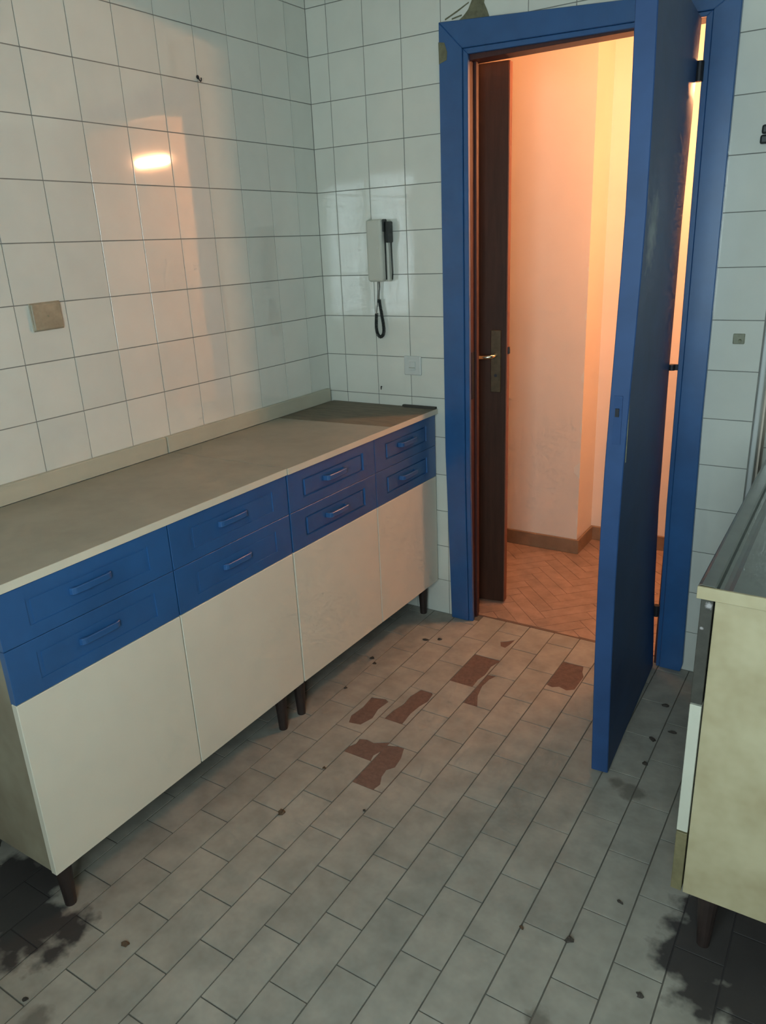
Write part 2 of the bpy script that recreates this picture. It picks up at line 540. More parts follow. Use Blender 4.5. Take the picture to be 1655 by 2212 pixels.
# ------------------------------------------------------------------ setting: kitchen floor
FL_Y1 = 0.046
floor = struct(boxes('floor', [(-0.0016, ROOM_X1, BACK_Y, 0.0016, -0.06, -0.0022), (OPX0, OPX1, 0.0016, FL_Y1, -0.06, -0.0022),
                               (1.606, ROOM_X1, 0.0016, 0.1516, -0.06, -0.0022)], M_FGROUT),
               'kitchen floor of grey rectangular tiles with missing pieces', 'floor')
PX, PY, FG = 0.1015, 0.203, 0.0032
HOLES = {
    (7, 'A'): ([(0.766, -0.238), (0.88, -0.238), (0.88, -0.262), (0.862, -0.30), (0.866, -0.36), (0.858, -0.40), (0.86, -0.46), (0.766, -0.46)], -0.3465),
    (8, 'B'): ([(0.868, -0.352), (0.905, -0.343), (0.892, -0.38), (0.888, -0.43), (0.900, -0.49), (0.925, -0.556), (0.868, -0.556)], -0.4465),
    (10, 'C'): ([(1.070, -0.136), (1.152, -0.136), (1.160, -0.18), (1.174, -0.21), (1.172, -0.30), (1.15, -0.318), (1.12, -0.308), (1.10, -0.322), (1.07, -0.315)], -0.2435),
    (5, 'D'): ([(0.586, -0.668), (0.635, -0.655), (0.652, -0.665), (0.645, -0.72), (0.655, -0.77), (0.640, -0.818), (0.600, -0.826), (0.585, -0.79), (0.592, -0.73)], -0.7525),
    (6, 'E'): ([(0.712, -0.54), (0.757, -0.54), (0.762, -0.555), (0.768, -0.60), (0.757, -0.64), (0.752, -0.69), (0.757, -0.76), (0.69, -0.76), (0.692, -0.70), (0.704, -0.65), (0.700, -0.60)], -0.6495),
    (6, 'F'): ([(0.664, -0.925), (0.682, -0.905), (0.679, -0.880), (0.700, -0.872), (0.728, -0.876), (0.78, -0.850), (0.78, -0.905), (0.762, -0.93), (0.768, -0.962), (0.664, -0.962)], -0.8525),
    (7, 'G'): ([(0.766, -0.866), (0.80, -0.846), (0.826, -0.855), (0.842, -0.90), (0.848, -0.945), (0.832, -0.968), (0.836, -1.0), (0.850, -1.03), (0.845, -1.064), (0.766, -1.064)], -0.9555),
    (7, 'H'): ([(0.818, -0.116), (0.840, -0.098), (0.862, -0.075), (0.858, -0.12), (0.852, -0.150), (0.832, -0.146)], -0.1435),
}


def broken_tile(x0, x1, y0, y1, hole):
    g = FG / 2
    box('mortar_bed', x0 + 0.0005, x1 - 0.0005, y0 + 0.0005, y1 - 0.0005, -0.006, -0.0019, M_MORTAR, floor)
    a, b, c, d = x0 + g, x1 - g, y0 + g, y1 - g
    hp = [Vector((min(max(x, a), b), min(max(y, c), d))) for x, y in hole]
    pts = [Vector((a, c)), Vector((b, c)), Vector((b, d)), Vector((a, d))] + hp
    n = len(hp)
    ed = [(0, 1), (1, 2), (2, 3), (3, 0)] + [(4 + i, 4 + (i + 1) % n) for i in range(n)]
    vv, ee, ff = delaunay_2d_cdt(pts, ed, [], 0, 1e-5)[:3]

    def inside(p):
        s = False
        for i in range(n):
            q, r = hp[i], hp[(i + 1) % n]
            if (q.y > p.y) != (r.y > p.y) and p.x < (r.x - q.x) * (p.y - q.y) / (r.y - q.y) + q.x:
                s = not s
        return s
    keep = []
    for f in ff:
        cen = sum((vv[i] for i in f), Vector((0, 0))) / len(f)
        if not inside(cen):
            keep.append(tuple(f))
    # each connected shard is a piece of its own
    left = set(range(len(keep)))
    while left:
        grp, stack = [], [left.pop()]
        while stack:
            k = stack.pop()
            grp.append(k)
            for q in list(left):
                if len(set(keep[k]) & set(keep[q])) >= 2:
                    left.discard(q)
                    stack.append(q)
        used = sorted({i for k in grp for i in keep[k]})
        area = 0
        for k in grp:
            p0, p1, p2 = (vv[i] for i in keep[k][:3])
            area += abs((p1 - p0).cross(p2 - p0)) / 2
        if area < 4e-5:
            continue
        ix = {u: i for i, u in enumerate(used)}
        nv = len(used)
        V = [(vv[u].x, vv[u].y, 0.0) for u in used] + [(vv[u].x, vv[u].y, -0.006) for u in used]
        F = []
        cnt = {}
        for k in grp:
            t = [ix[i] for i in keep[k]]
            F.append(tuple(t))
            for i in range(len(t)):
                e = (t[i], t[(i + 1) % len(t)])
                cnt.setdefault(tuple(sorted(e)), []).append(e)
        for e in cnt.values():
            if len(e) == 1:
                i, j = e[0]
                F.append((j, i, nv + i, nv + j))
        mesh('broken_floor_tile', V, F, M_FLOOR, floor)


def clipr(x0, x1, y0, y1):
    return max(x0, 0.001), min(x1, ROOM_X1 - 0.001), max(y0, BACK_Y + 0.001), y1


far_rects = []
for i in range(-1, 22):
    off = -0.042 if i % 2 else -0.142
    for k in range(-1, 18):
        yt = off + PY - PY * k
        x0, x1, y0, y1 = clipr(0.0615 + PX * i, 0.0615 + PX * (i + 1), yt - PY, yt)
        limit = FL_Y1 if (x0 >= OPX0 - 0.03 and x1 <= OPX1 + 0.01) else 0.0
        y1 = min(y1, limit)
        if x1 - x0 < 0.012 or y1 - y0 < 0.012:
            continue
        hole = None
        for (hi, _), (poly, yc) in HOLES.items():
            if hi == i and y0 < yc < y1:
                hole = poly
        if hole:
            broken_tile(x0, x1, y0, y1, hole)
            continue
        c = ((x0 + x1) / 2, (y0 + y1) / 2, random.uniform(-0.0004, 0.0002))
        if x1 > 0.3 and any(in_view((xx, yy, 0), 30) for xx in (x0, x1) for yy in (y0, y1)) and not (x0 > 2.0):
            tile('floor_tile', x1 - x0 - FG, y1 - y0 - FG, 0.006, c, 'z+', M_FLOOR, floor, 0.0012)
        else:
            far_rects.append((x1 - x0 - FG, y1 - y0 - FG, c))
tile_field('tile_field', far_rects, 'z+', 0.006, M_FLOOR, floor)

# ------------------------------------------------------------------ setting: door frame and doors
trim = struct(empty('trim_1', (0.59, 0, 0)), 'blue painted door frame with maroon inner lining', 'door frame')


def tp(o):
    o.parent = trim
    o.matrix_parent_inverse = Matrix.Translation((-0.59, 0, 0))
    return o


tp(prism('casing_post', [(0.559, 0), (0.634, 0), (0.624, 0.6), (0.624, 2.034), (0.541, 2.118), (0.541, 0.7)], 'xz', -0.020, -0.0002, M_BLUE, None, 0.002))
tp(prism('casing_head', [(0.541, 2.118), (0.624, 2.034), (1.374, 2.012), (1.444, 2.055)], 'xz', -0.020, -0.0002, M_BLUE, None, 0.002))
tp(prism('casing_post', [(1.374, 2.012), (1.444, 2.055), (1.446, 0.9), (1.461, 0.03), (1.455, 0.0), (1.385, 0.0), (1.3825, 0.3), (1.377, 0.6)], 'xz', -0.020, -0.0002, M_BLUE, None, 0.002))
tp(prism('casing_bead', [(0.6345, 0), (0.652, 0), (0.642, 0.6), (0.642, 2.016), (0.6245, 2.0335), (0.6245, 0.6)], 'xz', -0.015, -0.0002, M_BLUE, None, 0.0015))
tp(prism('casing_bead', [(0.6245, 2.0335), (0.642, 2.016), (1.356, 2.0), (1.3735, 2.0115)], 'xz', -0.015, -0.0002, M_BLUE, None, 0.0015))
tp(prism('casing_bead', [(1.356, 2.0), (1.3735, 2.0115), (1.3765, 0.6), (1.382, 0.3), (1.3845, 0), (1.372, 0), (1.362, 0.6)], 'xz', -0.015, -0.0002, M_BLUE, None, 0.0015))
tp(box('jamb', OPX0, 0.6415, 0.0, 0.068, 0.0, 2.0, M_MAROON, None, 0.001))
tp(box('jamb', 1.3615, OPX1, 0.0, 0.068, 0.0, 2.0, M_MAROON, None, 0.001))
tp(box('head_lining', OPX0, OPX1, 0.0, 0.068, 2.0, OPZ, M_MAROON, None, 0.001))
tp(box('door_stop', 0.6415, 0.6500, 0.030, 0.045, 0.0, 2.0, M_MAROON, None, 0.001))
sp = tp(box('strike_plate', 0.6412, 0.6432, 0.004, 0.028, 0.905, 1.075, M_HINGE))
tp(prism('peeled_patch', [(0.5405, 2.062), (0.562, 2.058), (0.572, 2.030), (0.570, 2.008), (0.542, 2.000)], 'xz', -0.0212, -0.0195, M_SCAB))

# blue kitchen door, swung about 85 degrees into the room
door = struct(empty('door_1', (1.345, -0.03, 0)), 'blue painted door standing open into the kitchen', 'door')
TIP = [(0.0, 1.397), (0.35, 1.388), (0.677, 1.384), (0.925, 1.386), (1.26, 1.395), (1.459, 1.400), (1.69, 1.399), (1.85, 1.396), (2.05, 1.392)]
HNG = [(0.0, 1.366), (0.3, 1.350), (0.59, 1.341), (1.05, 1.338), (1.51, 1.340), (1.94, 1.347), (2.05, 1.349)]


def lerp(tab, z):
    for (a, u), (b, v) in zip(tab, tab[1:]):
        if z <= b:
            return u + (v - u) * (z - a) / (b - a)
    return tab[-1][1]


V, F = [], []
TH = 0.046
ZS = [0.006, 0.02, 0.15, 0.3, 0.45, 0.6, 0.75, 0.9, 1.05, 1.2, 1.35, 1.5, 1.65, 1.8, 1.9, 1.993]
ch = 0.002
for z in ZS:
    xt, xh = lerp(TIP, z), lerp(HNG, z)
    ring = [(xh, -0.030), (xt, -0.677 + ch), (xt - ch, -0.677), (xt - TH + ch, -0.680), (xt - TH, -0.680 + ch), (xh - TH, -0.033)]
    V += [(x - 1.345, y + 0.03, z) for x, y in ring]
n6 = 6
for i in range(len(ZS) - 1):
    for k in range(n6):
        F.append((i * n6 + k, i * n6 + (k + 1) % n6, (i + 1) * n6 + (k + 1) % n6, (i + 1) * n6 + k))
F += [tuple(range(n6)), tuple((len(ZS) - 1) * n6 + k for k in range(n6))]
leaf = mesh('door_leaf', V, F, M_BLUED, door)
for zc, hh in ((1.868, 0.05), (1.058, 0.018), (0.22, 0.04)):
    xh = lerp(HNG, zc)
    hg = tube('hinge', [(xh + 0.006 - 1.345, 0.004, zc - hh / 2), (xh + 0.006 - 1.345, 0.004, zc + hh / 2)], 0.0105, M_HINGE, door, 12)
    box('hinge_leaf', xh + 0.002 - 1.345, 1.362 - 1.345, 0.006, 0.0125, zc - hh / 2, zc + hh / 2, M_HINGE, hg)
# scratch and lock on the free edge
lz = 1.03
xt = lerp(TIP, lz)
box('lock_plate', xt - 0.034 - 1.345, xt - 0.014 - 1.345, -0.6505, -0.6480, lz - 0.06, lz + 0.06, M_BLUED, door)
box('latch_bolt', xt - 0.029 - 1.345, xt - 0.02 - 1.345, -0.6560, -0.6520, lz + 0.01, lz + 0.03, M_HINGE, door)

box('worn_paint_line', xt - 0.0005 - 1.345, xt + 0.0006 - 1.345, -0.6420, -0.6390, 0.925, 1.10, M_OLIVE, door)

# dark brown door in the hallway, free edge showing in the opening
A9 = math.radians(9)
d2 = struct(empty('door_2', (0.695, 0.190, 0.0), A9), 'dark brown wooden door with lever handle behind the left frame post', 'door')
box('door_leaf', -0.60, 0.0, 0.0, 0.036, 0.008, 2.022, M_BROWN, d2, 0.0015)
box('door_edge', 0.0, 0.004, 0.001, 0.035, 0.009, 2.021, M_BROWNEDGE, d2)
hp_ = box('handle_plate', -0.058, -0.018, -0.005, 0.0, 0.90, 1.135, M_PLATE, d2, 0.002)
tube('lever', [(-0.038, -0.004, 1.043), (-0.038, -0.045, 1.043), (-0.044, -0.050, 1.042), (-0.060, -0.052, 1.040), (-0.085, -0.052, 1.039), (-0.098, -0.050, 1.042)],
     [0.009, 0.007, 0.007, 0.0075, 0.009, 0.006], M_LEVER, hp_, 10)
tube('keyhole_rosette', [(-0.038, -0.007, 0.965), (-0.038, -0.004, 0.965)], 0.006, M_HINGE, hp_, 12)
box('latch', 0.004, 0.010, 0.010, 0.024, 1.045, 1.070, M_HINGE, d2)

# ------------------------------------------------------------------ setting: hallway
PIERX, PIERY, FARY, HLX, HRX, HCZ = 0.788, 0.850, 1.070, 0.040, 3.0, 2.52
pier = struct(box('wall_hall_pier', HLX, PIERX, PIERY, FARY + 0.1, -0.05, HCZ, M_HALL), 'hallway wall block with a chipped outer corner, seen through the doorway', 'wall')
for zc, w, hh in ((0.855, 0.012, 0.05), (0.418, 0.030, 0.075), (0.62, 0.007, 0.05), (1.12, 0.006, 0.03), (1.32, 0.005, 0.02), (0.16, 0.006, 0.05)):
    pts = []
    for k in range(7):
        t = k / 6
        pts.append((PIERX - 0.002 - w * math.sin(math.pi * t) * random.uniform(0.7, 1.1), zc - hh / 2 + hh * t))
    pts += [(PIERX + 0.0005, zc + hh / 2), (PIERX + 0.0005, zc - hh / 2)]
    prism('plaster_chip', pts, 'xz', PIERY - 0.0008, PIERY + 0.002, M_CHIPW, pier)
box('plaster_chip', 0.600, 0.606, PIERY - 0.0006, PIERY + 0.001, 0.925, 0.933, M_CHIPW, pier)
struct(box('wall_hall_far', PIERX, HRX, FARY, FARY + 0.1, -0.05, HCZ, M_HALL), 'bright far hallway wall right of the chipped corner', 'wall')
struct(boxes('wall_hall_front', [(HLX, OPX0, 0.0601, 0.068, -0.05, HCZ), (OPX1, 1.606, 0.0601, 0.068, -0.05, HCZ), (OPX0, OPX1, 0.0601, 0.068, OPZ, HCZ),
                                 (1.6061, 1.612, 0.0601, 0.21, -0.05, HCZ)], M_HALL), 'cream plaster on the hallway side of the door wall', 'wall')
struct(box('wall_hall_left', HLX - 0.1, HLX, 0.06, FARY + 0.1, -0.05, HCZ, M_HALL), 'short hallway wall behind the dark brown door', 'wall')
struct(box('wall_hall_right', HRX, HRX + 0.1, 0.06, FARY + 0.1, -0.05, HCZ, M_HALL), 'hallway wall at the lamp end of the passage', 'wall')
struct(box('wall_hall_near', 1.606, ROOM_X1 + 0.9, 0.21, 0.25, -0.05, HCZ, M_HALL), 'hallway wall on the back of the sink recess', 'wall')
struct(box('ceiling_hall', HLX, HRX, 0.06, FARY + 0.1, HCZ, HCZ + 0.08, M_CEIL), 'hallway ceiling beyond the blue frame', 'ceiling')
floor_hall = struct(boxes('floor_hall', [(OPX0, OPX1, FL_Y1, 0.06, -0.06, -0.002), (HLX, HRX, 0.06, FARY + 0.02, -0.06, -0.002)], M_PARQB),
                    'brown parquet floor of the hallway beyond the doorway', 'floor')
box('threshold_strip', OPX0 + 0.001, OPX1 - 0.001, FL_Y1 - 0.001, FL_Y1 + 0.006, -0.004, 0.0012, M_PARQB, floor_hall)


def clip_poly(poly, x0, x1, y0, y1):
    for (ax, val, sgn) in ((0, x0, 1), (0, x1, -1), (1, y0, 1), (1, y1, -1)):
        out = []
        for i in range(len(poly)):
            p, q = poly[i], poly[(i + 1) % len(poly)]
            a, b = sgn * (p[ax] - val), sgn * (q[ax] - val)
            if a >= 0:
                out.append(p)
            if (a >= 0) != (b >= 0):
                t = a / (a - b)
                out.append((p[0] + t * (q[0] - p[0]), p[1] + t * (q[1] - p[1])))
        poly = out
        if len(poly) < 3:
            return []
    return poly


def parea(p):
    return abs(sum(p[i][0] * p[(i + 1) % len(p)][1] - p[(i + 1) % len(p)][0] * p[i][1] for i in range(len(p)))) / 2


BW, BL = 0.06, 0.24
c45 = math.sqrt(0.5)
stuffV, stuffF = [], []
for a in range(-40, 60):
    for b in range(-14, 16):
        for kind in (0, 1):
            # herringbone cell, built on a grid of blocks BW wide, BL = 4 BW long
            if kind == 0:
                ux, uy, w, h = a * BW + b * 2 * BL, a * BW, BL, BW
            else:
                ux, uy, w, h = a * BW + b * 2 * BL + BL, a * BW - BL + BW, BW, BL
            g = 0.0008
            q = [(ux + g, uy + g), (ux + w - g, uy + g), (ux + w - g, uy + h - g), (ux + g, uy + h - g)]
            q = [(c45 * (x - y) + 0.9, c45 * (x + y) + 0.4) for x, y in q]
            q = clip_poly(q, HLX, HRX, FL_Y1 + 0.006, FARY)
            if not q:
                continue
            cx = sum(p[0] for p in q) / len(q)
            cy = sum(p[1] for p in q) / len(q)
            if cy < 0.07:
                q = clip_poly(q, OPX0 + 0.001, OPX1 - 0.001, FL_Y1 + 0.006, FARY)
            elif cy < 0.3:
                q = clip_poly(q, HLX, HRX, 0.061, FARY)
            if len(q) < 3 or parea(q) < 2e-4:
                continue
            if all(p[0] < PIERX - 0.01 and p[1] > PIERY + 0.01 for p in q):
                continue
            if 0.4 < cx < 1.35 and in_view((cx, cy, 0)):
                prism('parquet_block', q, 'xy', -0.006, random.uniform(-0.0006, 0.0), M_PARQ, floor_hall)
            else:
                k, n = len(stuffV), len(q)
                stuffV += [(x, y, -0.0003) for x, y in q]
                stuffF.append(tuple(range(k, k + n)))
sf = mesh('parquet_field', stuffV, stuffF, M_PARQ, floor_hall)
sf['kind'] = 'stuff'
struct(box('baseboard_hall_pier', HLX, PIERX + 0.012, PIERY - 0.012, PIERY, 0.0, 0.072, M_SKIRT, bev=0.002), 'brown skirting along the front of the chipped hallway wall', 'skirting')
struct(box('baseboard_hall_return', PIERX, PIERX + 0.012, PIERY, FARY - 0.012, 0.0, 0.072, M_SKIRT, bev=0.002), 'short brown skirting round the chipped hallway corner', 'skirting')
struct(box('baseboard_hall_far', PIERX, HRX, FARY - 0.012, FARY, 0.0, 0.072, M_SKIRT, bev=0.002), 'brown skirting along the bright far hallway wall', 'skirting')

LX, LY, LZ = 1.475, 0.580, 1.925
lamp = tag(empty('pendant_lamp', (LX, LY, HCZ)), 'warm tubular pendant lamp lighting the hallway, seen mirrored in the left wall tiles', 'lamp')
tube('ceiling_rose', [(0, 0, 0), (0, 0, -0.012), (0, 0, -0.03)], [0.045, 0.045, 0.012], M_LAMPB, lamp, 20)
tube('cord', [(0, 0, -0.03), (0, 0, LZ - HCZ + 0.05)], 0.003, M_LAMPB, lamp, 8)
box('housing', -0.13, 0.13, -0.02, 0.02, LZ - HCZ + 0.028, LZ - HCZ + 0.05, M_LAMPB, lamp, 0.004)
box('end_cap', -0.13, -0.115, -0.02, 0.02, LZ - HCZ - 0.024, LZ - HCZ + 0.028, M_LAMPB, lamp, 0.003)
box('end_cap', 0.115, 0.13, -0.02, 0.02, LZ - HCZ - 0.024, LZ - HCZ + 0.028, M_LAMPB, lamp, 0.003)
tube('light_tube', [(-0.115, 0, LZ - HCZ), (0.115, 0, LZ - HCZ)], 0.012, M_TUBE, lamp, 16)


fill_lamp = tag(empty('added_fill_lamp', (1.02, 0.205, HCZ)), 'unseen round warm fill lamp added above the door head to brighten the hallway wall', 'lamp')  # added out of view as fill light for the chipped hallway wall
tube('fill_lamp_base', [(0, 0, 0), (0, 0, -0.02)], 0.125, M_LAMPB, fill_lamp, 24)
tube('fill_lamp_dome', [(0, 0, -0.02), (0, 0, -0.04), (0, 0, -0.06), (0, 0, -0.075), (0, 0, -0.085)], [0.11, 0.105, 0.088, 0.06, 0.02], M_FILL, fill_lamp, 24)


# ------------------------------------------------------------------ base cabinets on the left
def tapered_leg(x, y, h, parent, r0=0.021, r1=0.0135, dx=0.0, dy=0.0, name='leg'):
    return tube(name, [(x, y, h), (x, y, h - 0.01), (x + dx, y + dy, 0.0)], [r0, r0, r1], M_LEG, parent, 14)


def drawer_front(y0, y1, z0, z1, xf, th, parent, d=0.0045, hs=1.0):
    """front with a sunk field: frame face at xf, field 6 mm back"""
    my, mz, s = 0.066, 0.030, d * 0.3
    r = 0.0007

    def rect(a, b, x):
        return [(x, y0 + a, z0 + b), (x, y1 - a, z0 + b), (x, y1 - a, z1 - b), (x, y0 + a, z1 - b)]
    V = rect(0, 0, xf - th) + rect(0, 0, xf - r) + rect(r, r, xf) + rect(my, mz, xf) + rect(my + s, mz + s, xf - d) \
        + rect(my + s + 0.010, mz + s + 0.003, xf - d) + rect(my + 2 * s + 0.010, mz + 2 * s + 0.003, xf - 0.001)
    F = [(0, 1, 2, 3), (24, 25, 26, 27)]
    for k in range(6):
        for i in range(4):
            j = (i + 1) % 4
            F.append((k * 4 + i, k * 4 + j, (k + 1) * 4 + j, (k + 1) * 4 + i))
    o = mesh('drawer', V, F, M_BLUE, parent)
    # bow pull
    yc, zc = (y0 + y1) / 2 - 0.005, (z0 + z1) / 2 + 0.004
    w, xo, hz = 0.055, xf - 0.0011, 0.008
    hv = [(xo, yc - w, zc), (xo + 0.016, yc - w + 0.004, zc), (xo + 0.021, yc - w + 0.012, zc), (xo + 0.022, yc, zc), (xo + 0.021, yc + w - 0.012, zc), (xo + 0.016, yc + w - 0.004, zc), (xo, yc + w, zc)]
    inn = [(xo, yc - w + 0.012, zc), (xo + 0.011, yc - w + 0.015, zc), (xo + 0.013, yc - w + 0.022, zc), (xo + 0.014, yc, zc), (xo + 0.013, yc + w - 0.022, zc), (xo + 0.011, yc + w - 0.015, zc), (xo, yc + w - 0.012, zc)]
    hv = [(xo + (x - xo) * hs, y, z) for x, y, z in hv]
    inn = [(xo + (x - xo) * hs, y, z) for x, y, z in inn]
    HV, HF = [], []
    n = len(hv)
    for lst in (hv, inn):
        for sg in (-1, 1):
            HV += [(x, y, z + sg * hz) for x, y, z in lst]
    for i in range(n - 1):
        HF += [(i, i + 1, n + i + 1, n + i), (2 * n + i, 2 * n + i + 1, 3 * n + i + 1, 3 * n + i),
               (i, i + 1, 2 * n + i + 1, 2 * n + i), (n + i, n + i + 1, 3 * n + i + 1, 3 * n + i)]
    HF += [(0, n, 3 * n, 2 * n), (n - 1, 2 * n - 1, 4 * n - 1, 3 * n - 1)]
    h = mesh('handle', HV, HF, M_BLUE, o)
    bevel(h, 0.0015)
    return o


def base_cabinet(label, width, split, origin, rz, side_near, legs, d, hs):
    """local frame: back at x=0, y from 0 (near end) to width, floor z=0"""
    c = tag(empty('base_cabinet', origin, rz), label, 'cabinet', 'left row of base cabinets')
    xf, th = 0.481, 0.0185
    xb = xf - th - 0.002
    box('side_panel', 0.017, xb, 0.003, 0.021, 0.150, 0.841, side_near, c, 0.001)
    box('side_panel', 0.017, xb, width - 0.020, width - 0.002, 0.150, 0.841, side_near, c, 0.001)
    box('bottom_panel', 0.017, xb, 0.021, width - 0.020, 0.152, 0.170, M_DARKIN, c)
    box('back_panel', 0.017, 0.024, 0.021, width - 0.020, 0.170, 0.841, M_DARKIN, c)
    box('partition', 0.024, xb, split - 0.008, split + 0.008, 0.170, 0.841, M_DARKIN, c)
    g = 0.0016
    for (a, b) in ((0.0, split - g), (split + g, width)):
        box('door', xf - th, xf, a, b, 0.150, 0.5945, M_CREAM, c, 0.0012)
        drawer_front(a, b, 0.5965, 0.7190, xf, th, c, d, hs)
        drawer_front(a, b, 0.7205, 0.840, xf, th, c, d, hs)
    for (x, y) in legs:
        tapered_leg(x, y, 0.152, c)
    return c


U2Y, U1Y = -1.796, -0.8785
base_cabinet('near cream base cabinet with plain blue drawer band and dirty olive side', 0.906, 0.453, (0.0, U2Y, 0), 0.0, M_SIDEL,
             [(0.424, 0.048), (0.432, 0.842), (0.09, 0.06), (0.09, 0.842)], 0.0022, 0.55)
base_cabinet('far cream base cabinet against the end wall, blue drawers with visible pulls', 0.8735, 0.4555, (0.001, U1Y, 0), -math.radians(0.80), M_SIDEL,
             [(0.430, 0.026), (0.424, 0.845), (0.09, 0.04), (0.09, 0.845)], 0.0055, 1.0)


def worktop(label, x1a, x1b, y0, y1, joint):
    w = tag(empty('worktop', (0.02, y0, 0.842)), label, 'worktop', 'worktops of the left cabinet row')
    L_ = y1 - y0
    ee = 0.0022
    prism('board', [(0, 0), (x1a - 0.02 - ee, 0), (x1b - 0.02 - ee, L_), (0, L_)], 'xy', 0.0, 0.0185, M_TOP, w, 0.0006)
    prism('edge_strip', [(x1a - 0.02 - ee, 0), (x1a - 0.02, 0), (x1b - 0.02, L_), (x1b - 0.02 - ee, L_)], 'xy', 0.0, 0.0185, M_TOPEDGE, w)
    box('upstand', -0.018, -0.002, -0.0135 if joint else 0.0015, L_ - (0.018 if joint else 0.0165), 0.0187, 0.0705, M_UPST, w, 0.0012)
    return w


worktop('near grey-beige worktop over the near cabinet, with cream front edge', 0.484, 0.487, -1.802, -0.8895, False)
wt = worktop('far worktop in the corner with a bare brown end', 0.490, 0.503, -0.8875, -0.004, True)
bb = prism('bare_patch', [(0.0, 0.527), (0.472, 0.560), (0.480, 0.8825), (0.0, 0.8825)], 'xy', 0.0184, 0.0192, M_CHIP, wt)
prism('torn_edge_strip', [(0.335, 0.8700), (0.350, 0.8640), (0.480, 0.8660), (0.480, 0.8825), (0.335, 0.8825)], 'xy', 0.0190, 0.0265, M_DARKIN, wt)

# ------------------------------------------------------------------ sink unit on the right
SY0, SY1, SXF, SXB = -1.170, 0.140, 1.667, 2.22
sc = tag(empty('sink_cabinet', (SXF, SY0, 0)), 'stained cream sink cabinet with dark drawer edge on the right', 'cabinet')


def sb(name, x0, x1, y0, y1, z0, z1, material, parent=sc, bev=0.001):
    return box(name, x0 - SXF, x1 - SXF, y0 - SY0, y1 - SY0, z0, z1, material, parent, bev)


sb('side_panel', 1.691, SXB, SY0, SY0 + 0.018, 0.165, 0.836, M_SIDE)
sb('side_panel', 1.691, SXB, SY1 - 0.018, SY1, 0.165, 0.836, M_SIDE)
sb('bottom_panel', 1.691, SXB, SY0 + 0.018, SY1 - 0.018, 0.166, 0.184, M_SIDE)
sb('back_panel', SXB - 0.006, SXB, SY0 + 0.018, SY1 - 0.018, 0.184, 0.66, M_DARKIN)
SM = (SY0 + SY1) / 2
sb('partition', 1.691, SXB - 0.006, SM - 0.008, SM + 0.008, 0.184, 0.66, M_DARKIN)
for (a, b) in ((SY0, SM - 0.0015), (SM + 0.0015, SY1)):
    for (nm, z0, z1, mt) in (('drawer', 0.616, 0.834, M_DARKDR), ('door', 0.316, 0.612, M_WDOOR), ('lower_drawer', 0.166, 0.312, M_LOWDR)):
        o = sb(nm, SXF, 1.688, a, b, z0, z1, mt)
        if nm != 'lower_drawer':
            hz = z1 - 0.05 if nm == 'door' else (z0 + z1) / 2
            hb = tube('handle', [(SXF, (a + b) / 2 - 0.05, hz), (SXF - 0.022, (a + b) / 2 - 0.047, hz), (SXF - 0.022, (a + b) / 2 + 0.047, hz), (SXF, (a + b) / 2 + 0.05, hz)], 0.005, M_HINGE, o, 8)
            hb.matrix_parent_inverse = Matrix.Translation((-SXF + SXF, 0, 0))
            hb.location = (-SXF, -SY0, 0)
for (x, y) in ((1.737, -1.12), (2.16, -1.12), (1.737, 0.08), (2.16, 0.08)):
    tapered_leg(x - SXF, y - SY0, 0.166, sc, 0.023, 0.013)

st = tag(empty('kitchen_sink', (1.660, SY0 - 0.008, 0.836)), 'stainless steel sink top with cream wooden edge on the right cabinet', 'sink')
TX, TY = 1.660, SY0 - 0.008
BX0, BX1, BY0, BY1 = 1.77, 2.12, -0.72, -0.20       # bowl


def prof_part():
    # raised rim profile swept along y, then the sunk drainer deck around the bowl
    prof = [(1.660, 0.837), (1.660, 0.858), (1.662, 0.8608), (1.6665, 0.8615), (1.688, 0.8610), (1.691, 0.8590), (1.6935, 0.8500), (1.7000, 0.8497), (1.7080, 0.8505), (1.716, 0.8520)]
    ys = [TY + 0.006, BY0, BY1, SY1]
    V, F = [], []
    for y in ys:
        V += [(x - TX, y - TY, z - 0.836) for x, z in prof] + [(BX0 - TX, y - TY, 0.0155), (BX1 - TX, y - TY, 0.0155), (SXB - TX, y - TY, 0.0155)]
    n = len(prof) + 3
    for i in range(3):
        for k in range(n - 1):
            if i == 1 and k == n - 3:
                continue
            F.append((i * n + k, i * n + k + 1, (i + 1) * n + k + 1, (i + 1) * n + k))
    o = mesh('steel_deck', V, F, M_STEEL, st)
    md = o.modifiers.new('thickness', 'SOLIDIFY')
    md.thickness = 0.001
    md.offset = -1
    d = 0.15
    r = 0.03
    a = [(BX0, BY0), (BX1, BY0), (BX1, BY1), (BX0, BY1)]
    b = [(BX0 + r, BY0 + r), (BX1 - r, BY0 + r), (BX1 - r, BY1 - r), (BX0 + r, BY1 - r)]
    V = [(x - TX, y - TY, 0.0155) for x, y in a] + [(x - TX, y - TY, 0.0155 - d) for x, y in b]
    bowl = mesh('bowl', V, [(4, 5, 6, 7)] + [(i, (i + 1) % 4, 4 + (i + 1) % 4, 4 + i) for i in range(4)], M_STEEL, st)
    md = bowl.modifiers.new('thickness', 'SOLIDIFY')
    md.thickness = 0.001
    md.offset = -1


prof_part()
box('wooden_edge', 0.0, SXB - TX, 0.0, 0.006, 0.0, 0.0235, M_SIDE, st, 0.0008)
boxes('core_board', [(0.003, BX0 - 0.005 - TX, 0.006, SY1 - TY, 0.001, 0.0115), (BX1 + 0.005 - TX, SXB - TX, 0.006, SY1 - TY, 0.001, 0.0115),
                     (BX0 - 0.005 - TX, BX1 + 0.005 - TX, 0.006, BY0 - 0.005 - TY, 0.001, 0.0135), (BX0 - 0.005 - TX, BX1 + 0.005 - TX, BY1 + 0.005 - TY, SY1 - TY, 0.001, 0.0135)],
      M_SIDE, st)

